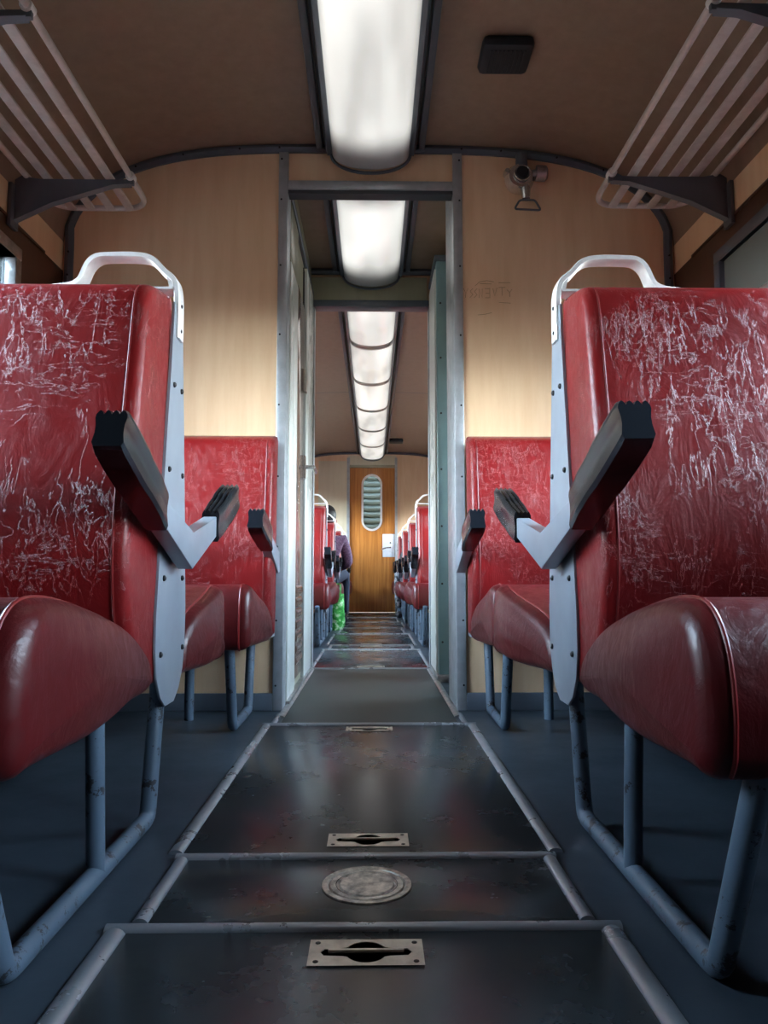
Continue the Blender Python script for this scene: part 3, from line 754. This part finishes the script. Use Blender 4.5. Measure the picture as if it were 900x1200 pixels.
# far saloon
names_far = ['first', 'second', 'third', 'last']
for sg, base in ((1, None), (-1, None)):
    b = double_seat(6.3, sg, ('first red double seat beyond the vestibule, on the %s' % ('right' if sg > 0 else 'left')), rear_uf=.7, front_uf=.74, far=True, u_arm=.5)
    b.location.x -= sg*.07; b.scale = (1.0, .85, .95)
    for k, y in enumerate((7.7, 9.1, 10.4)):
        q = copy_tree(b); q.location.y = y; q.location.x = sg*(.46-.07-.01*k); q.scale = (1, .8, .915)
        q['label'] = '%s red double seat beyond the vestibule, on the %s' % (names_far[k+1], 'right' if sg > 0 else 'left')

# ------------------------------------------------------------------ luggage racks
def rack(sg, label, y_end, brs, y_near=-2.2):
    r = empty('luggage_rack', (sg*1.28, y_end-1, 1.9), label, 'luggage rack')
    xi, xw = .87, 1.245; zi, zw = 1.985, 1.985
    # outer rounded frame tube
    pts = fillet([(sg*xi, y_near, zi), (sg*xi, y_end, zi), (sg*xw, y_end, zw), (sg*xw, y_near, zw)], .10, 8)
    link('frame_tube', tube(bmesh.new(), pts, .011, 12), M['slat'], r)
    for k in range(4):
        x = xi+(xw-xi)*(k+1)/5; z = zi+(zw-zi)*(k+1)/5-.006
        ye = y_end-.004
        link('slat', nb(sg*(x-.0165), sg*(x+.0165), y_near, ye, z-.004, z+.004, bev=.002), M['slat'], r)
    for y in brs:
        poly = [(xi-.012, 1.955), (xi-.012, 1.975), (xi+.1, 1.972), (1.2, 1.972), (1.262, 1.985), (1.285, 1.97), (1.292, 1.815), (1.275, 1.825), (1.15, 1.882), (1.0, 1.93), (xi+.06, 1.952)]
        b = link('bracket', prism(bmesh.new(), poly, lambda a, c_: (sg*a, y-.007, c_), lambda a, c_: (sg*a, y+.007, c_), .001), M['rack_paint'], r)
        lower = [(xi, 1.953), (xi+.06, 1.950), (1.0, 1.928), (1.15, 1.880), (1.285, 1.813)]
        bm = bmesh.new(); rows = [[bm.verts.new((sg*a, y+dy, c_+dz)) for dy, dz in ((-.014, 0), (.014, 0), (.014, .004), (-.014, .004))] for a, c_ in lower]
        for p, q in zip(rows, rows[1:]):
            for k in range(4): bm.faces.new((p[k], p[(k+1) % 4], q[(k+1) % 4], q[k]))
        link('lower_flange', bm, M['rack_paint'], b)
        link('wall_plate', nb(sg*1.283, sg*1.2985, y-.03, y+.03, 1.79, 1.95, bev=.003), M['rack_paint'], b)
        bm = bmesh.new(); tube(bm, [(sg*xi, y-.014, zi), (sg*xi, y+.014, zi)], .017, 16); link('clamp', bm, M['cast_alu'], b)
    return r
rack(-1, 'slatted metal luggage rack above the left seats', 2.83, (2.60, 1.79, .98, .17, -.64, -1.45))
rack(1, 'slatted metal luggage rack above the right seats', 2.78, (2.55, 1.74, .93, .12, -.69, -1.5))

# ------------------------------------------------------------------ ceiling speaker and brake valve
sp_ = empty('ceiling_speaker', (.44, 2.42, zc(.44)), 'black rectangular speaker box on the brown ceiling', 'speaker')
bm = nb(.385, .565, 2.375, 2.535, 2.34, 2.386, bev=.02)
link('housing', bm, M['black_box'], sp_)
bm = bmesh.new()
for k in range(9): box(bm, .415+k*.0145, .422+k*.0145, 2.40, 2.51, 2.337, 2.341)
s = link('grille', bm, M['black_box'], sp_); s['kind'] = 'stuff'
sp2 = empty('ceiling_speaker', (.31, 10.0, zc(.44)), 'small dark speaker on the far ceiling near the wooden door', 'speaker')
link('housing', nb(.23, .42, 9.9, 10.08, 2.345, 2.39, bev=.015), M['black_box'], sp2)
bv = empty('emergency_brake_valve', (.66, YP, 2.2), 'chrome emergency brake valve with a pull ring on the partition', 'brake valve')
Y0 = YP
def disc(bm, cx, cz, y0, y1, r0, r1, n=28):
    tube(bm, [(cx, y0, cz), (cx, (y0+y1)/2, cz), (cx, y1, cz)], [r0, r0, r1], n)
    return bm
bm = disc(bmesh.new(), .638, 2.235, Y0, Y0-.05, .062, .05); link('body', bm, M['chrome'], bv)
bm = disc(bmesh.new(), .642, 2.24, Y0-.045, Y0-.07, .030, .025); link('face_cap', bm, mat('dark_face', (.03, .03, .035, 1), .3, .5), bv)
bm = tube(bmesh.new(), [(.642+.032*math.cos(a), Y0-.060, 2.24+.032*math.sin(a)) for a in [2*math.pi*k/24 for k in range(25)]], .004, 8); link('bezel', bm, M['chrome'], bv)
bm = tube(bmesh.new(), [(.645, Y0-.03, 2.27), (.645, Y0-.03, 2.335)], [.026, .024], 18); link('neck', bm, M['frame_paint'], bv)
bm = bmesh.new(); disc(bm, .583, 2.262, Y0, Y0-.04, .014, .010, 16); link('lug', bm, M['chrome'], bv)
bm = tube(bmesh.new(), [(.69, Y0-.035, 2.252), (.705, Y0-.035, 2.252), (.705, Y0-.035, 2.252), (.745, Y0-.035, 2.25), (.752, Y0-.035, 2.25)], [.014, .014, .032, .032, .024], 18); link('side_knob', bm, M['alu'], bv)
bm = tube(bmesh.new(), [(.66, Y0-.03, 2.19), (.662, Y0-.03, 2.14)], [.022, .017], 16); link('spout', bm, M['chrome'], bv)
rp = fillet([(.665, Y0-.03, 2.135), (.635, Y0-.03, 2.135), (.612, Y0-.03, 2.095), (.725, Y0-.03, 2.09), (.70, Y0-.03, 2.135), (.66, Y0-.03, 2.135)], .012)
bm = tube(bmesh.new(), rp, .0045, 8); link('pull_ring', bm, M['rack_paint'], bv)

# ------------------------------------------------------------------ passengers far away
def skinbody(name, joints, edges, m, parent, sub=1):
    me = bpy.data.meshes.new(name); off = parent.location
    me.from_pydata([tuple(Vector(j[0])-off) for j in joints], edges, [])
    o = bpy.data.objects.new(name, me); C.objects.link(o); o.parent = parent; me.materials.append(m)
    sk = o.modifiers.new('skin', 'SKIN'); sk.use_smooth_shade = True
    for i, j in enumerate(joints):
        r = j[1]; me.skin_vertices[0].data[i].radius = (r, r) if not isinstance(r, tuple) else r
    me.skin_vertices[0].data[0].use_root = True
    s = o.modifiers.new('sub', 'SUBSURF'); s.levels = sub+1; s.render_levels = sub+1
    return o
skin_m = mat('skin', (.42, .22, .15, 1), .5); hair_m = mat('dark_hair', (.008, .007, .008, 1), .5)
def fabric(n, c, c2=None, sc=30):
    m = mat(n, c, .85)
    if c2:
        k = noise(m, sc, 3); r = ramp(m, k.outputs[0], ((.47, c), (.53, c2))); LK(m, r.outputs[0], bsdf(m).inputs['Base Color'])
    return m
def person(label, x, y, face, jm, tm, sg, lean=(0, 0), head_z=1.10, hood=False, knee_x=0.0):
    """seated adult on a bench at (x,y); face=+1 looks down the carriage, -1 to the camera"""
    r = empty('person', (x, y, 0), label, 'person'); f = face
    lx, ly = lean; sz = head_z-.17
    pel = (x, y, .52); wa = (x+lx*.4, y+ly*.4, .66); ch = (x+lx*.8, y+ly*.8, sz-.1); nk = (x+lx, y+ly, sz+.02)
    hd = (x+lx*1.05, y+ly+f*.02, head_z-.04); ht = (x+lx*1.05, y+ly+f*.02, head_z+.05)
    sh = [(x+lx+s*.17, y+ly, sz-.05) for s in (-1, 1)]; el = [(x+lx+s*.23, y+ly+f*.04, sz-.30) for s in (-1, 1)]
    ha = [(x+s*.13+lx*.4, y+f*.26, .62) for s in (-1, 1)]
    hp = [(x+s*.09, y+f*.04, .52) for s in (-1, 1)]; kn = [(x+s*.11+knee_x, y+f*.42, .56) for s in (-1, 1)]
    an = [(x+s*.11+knee_x, y+f*.44, .12) for s in (-1, 1)]
    J = [(pel, .10), (wa, .10), (ch, .12), (nk, .05), (hd, .082), (ht, .078)]
    J += [(sh[0], .05), (el[0], .04), (ha[0], .025), (sh[1], .05), (el[1], .04), (ha[1], .025)]
    J += [(hp[0], .08), (kn[0], .055), (an[0], .035), (hp[1], .08), (kn[1], .055), (an[1], .035)]
    E_ = [(0, 1), (1, 2), (2, 3), (3, 4), (4, 5), (2, 6), (6, 7), (7, 8), (2, 9), (9, 10), (10, 11), (0, 12), (12, 13), (13, 14), (0, 15), (15, 16), (16, 17)]
    skinbody('body', J, E_, skin_m, r)
    for i in (0, 1):                                 # fingers
        for q in range(5):
            a = Vector(ha[i])+Vector(((q-2)*.016, f*.02, 0)); 
            b_ = a+Vector(((q-2)*.004 + (-.02 if q == 0 else 0), f*(.05 if q else .03), -.01)); c_ = b_+Vector((0, f*(.03+.004*(q % 3)), -.015))
            link('finger', tube(bmesh.new(), [a, b_, c_], [.009, .008, .006], 8), skin_m, r)
    jk = [(pel, .13), (wa, .135), (ch, .15), ((nk[0], nk[1], nk[2]-.04), .08), (sh[0], .07), (el[0], .058), ((ha[0][0], ha[0][1]-f*.03, ha[0][2]), .042), (sh[1], .07), (el[1], .058), ((ha[1][0], ha[1][1]-f*.03, ha[1][2]), .042)]
    skinbody('jacket', jk, [(0, 1), (1, 2), (2, 3), (2, 4), (4, 5), (5, 6), (2, 7), (7, 8), (8, 9)], jm, r)
    skinbody('trousers', [((x, y, .50), .11), (hp[0], .10), (kn[0], .073), (an[0], .055), (hp[1], .10), (kn[1], .073), (an[1], .055)], [(0, 1), (1, 2), (2, 3), (0, 4), (4, 5), (5, 6)], tm, r)
    for a in an:
        skinbody('shoe', [((a[0], a[1]-f*.03, .06), .05), ((a[0], a[1]+f*.06, .045), .042), ((a[0], a[1]+f*.16, .035), .032)], [(0, 1), (1, 2)], M['black_box'], r)
    # hair cap, nose, eyes
    bm = bmesh.new(); bmesh.ops.create_uvsphere(bm, u_segments=20, v_segments=14, radius=.105)
    for v in bm.verts: v.co = Vector((v.co.x*.88+ht[0], v.co.y+ht[1]-f*.022, v.co.z*1.08+ht[2]-.005))
    link('hair', bm, hair_m, r, 80)
    bm = bmesh.new(); bmesh.ops.create_cone(bm, segments=8, radius1=.014, radius2=.004, depth=.03, cap_ends=True, matrix=Matrix.Translation((hd[0], hd[1]+f*.095, hd[2]+.01)) @ Matrix.Rotation(-f*math.pi/2.4, 4, 'X'))
    link('nose', bm, skin_m, r)
    for s in (-1, 1):
        bm = bmesh.new(); bmesh.ops.create_uvsphere(bm, u_segments=8, v_segments=6, radius=.011, matrix=Matrix.Translation((hd[0]+s*.03, hd[1]+f*.082, hd[2]+.035))); link('eye', bm, hair_m, r)
        bm = bmesh.new(); bmesh.ops.create_uvsphere(bm, u_segments=8, v_segments=6, radius=.02, matrix=Matrix.Translation((hd[0]+s*.083, hd[1], hd[2]+.02))); link('ear', bm, skin_m, r)
    bm = bmesh.new(); box(bm, hd[0]-.02, hd[0]+.02, hd[1]+f*.075, hd[1]+f*.09, hd[2]-.032, hd[2]-.026); link('mouth', bm, mat('lips', (.3, .08, .07, 1), .5), r)
    return r
person('dark haired person in a purple grey jacket beside the far left aisle', -.54, 8.0, 1, fabric('purple_jacket', (.10, .05, .10, 1), (.16, .09, .15, 1), 60), fabric('dark_jeans', (.015, .02, .04, 1)), -1, (.06, .02), 1.15, knee_x=.12)
person('person in a black jacket and patterned trousers seated far right by the end door', .56, 10.05, -1, fabric('black_jacket', (.008, .01, .012, 1)), fabric('patterned_trousers', (.02, .025, .03, 1), (.25, .25, .26, 1), 22), 1, (.05, .05), 1.03, knee_x=-.10)
# green plastic bag
bg_ = empty('plastic_bag', (-.36, 7.5, 0), 'green and white plastic carrier bag standing on the far aisle floor', 'bag')
bm = bmesh.new(); rows = []
for k in range(9):
    t = k/8; z = .004+.36*t; wx = .085*(1-.35*t*t)*(.8 if k == 0 else 1); wy = .07*(1-.6*t)
    rows.append([bm.verts.new((-.36+.02*t+wx*math.cos(a)*(1+.1*math.sin(5*a+k)), 7.5+wy*math.sin(a)*(1+.12*math.cos(4*a+2*k)), z)) for a in [2*math.pi*q/20 for q in range(20)]])
for a, b in zip(rows, rows[1:]):
    for k in range(20): bm.faces.new((a[k], a[(k+1) % 20], b[(k+1) % 20], b[k]))
bm.faces.new(rows[0])
gm = mat('green_plastic', (.05, .40, .06, 1), .3); k_ = noise(gm, 22, 4); rr_ = ramp(gm, k_.outputs[0], ((.40, (.02, .22, .03, 1)), (.52, (.08, .50, .08, 1)), (.63, (.7, .85, .6, 1)))); LK(gm, rr_.outputs[0], bsdf(gm).inputs['Base Color'])
link('bag_body', bm, gm, bg_, 70)
bm = bmesh.new()
tube(bm, fillet([(-.37, 7.48, .35), (-.36, 7.48, .46), (-.31, 7.48, .46), (-.31, 7.48, .35)], .03), .006, 8); link('bag_handle', bm, gm, bg_)
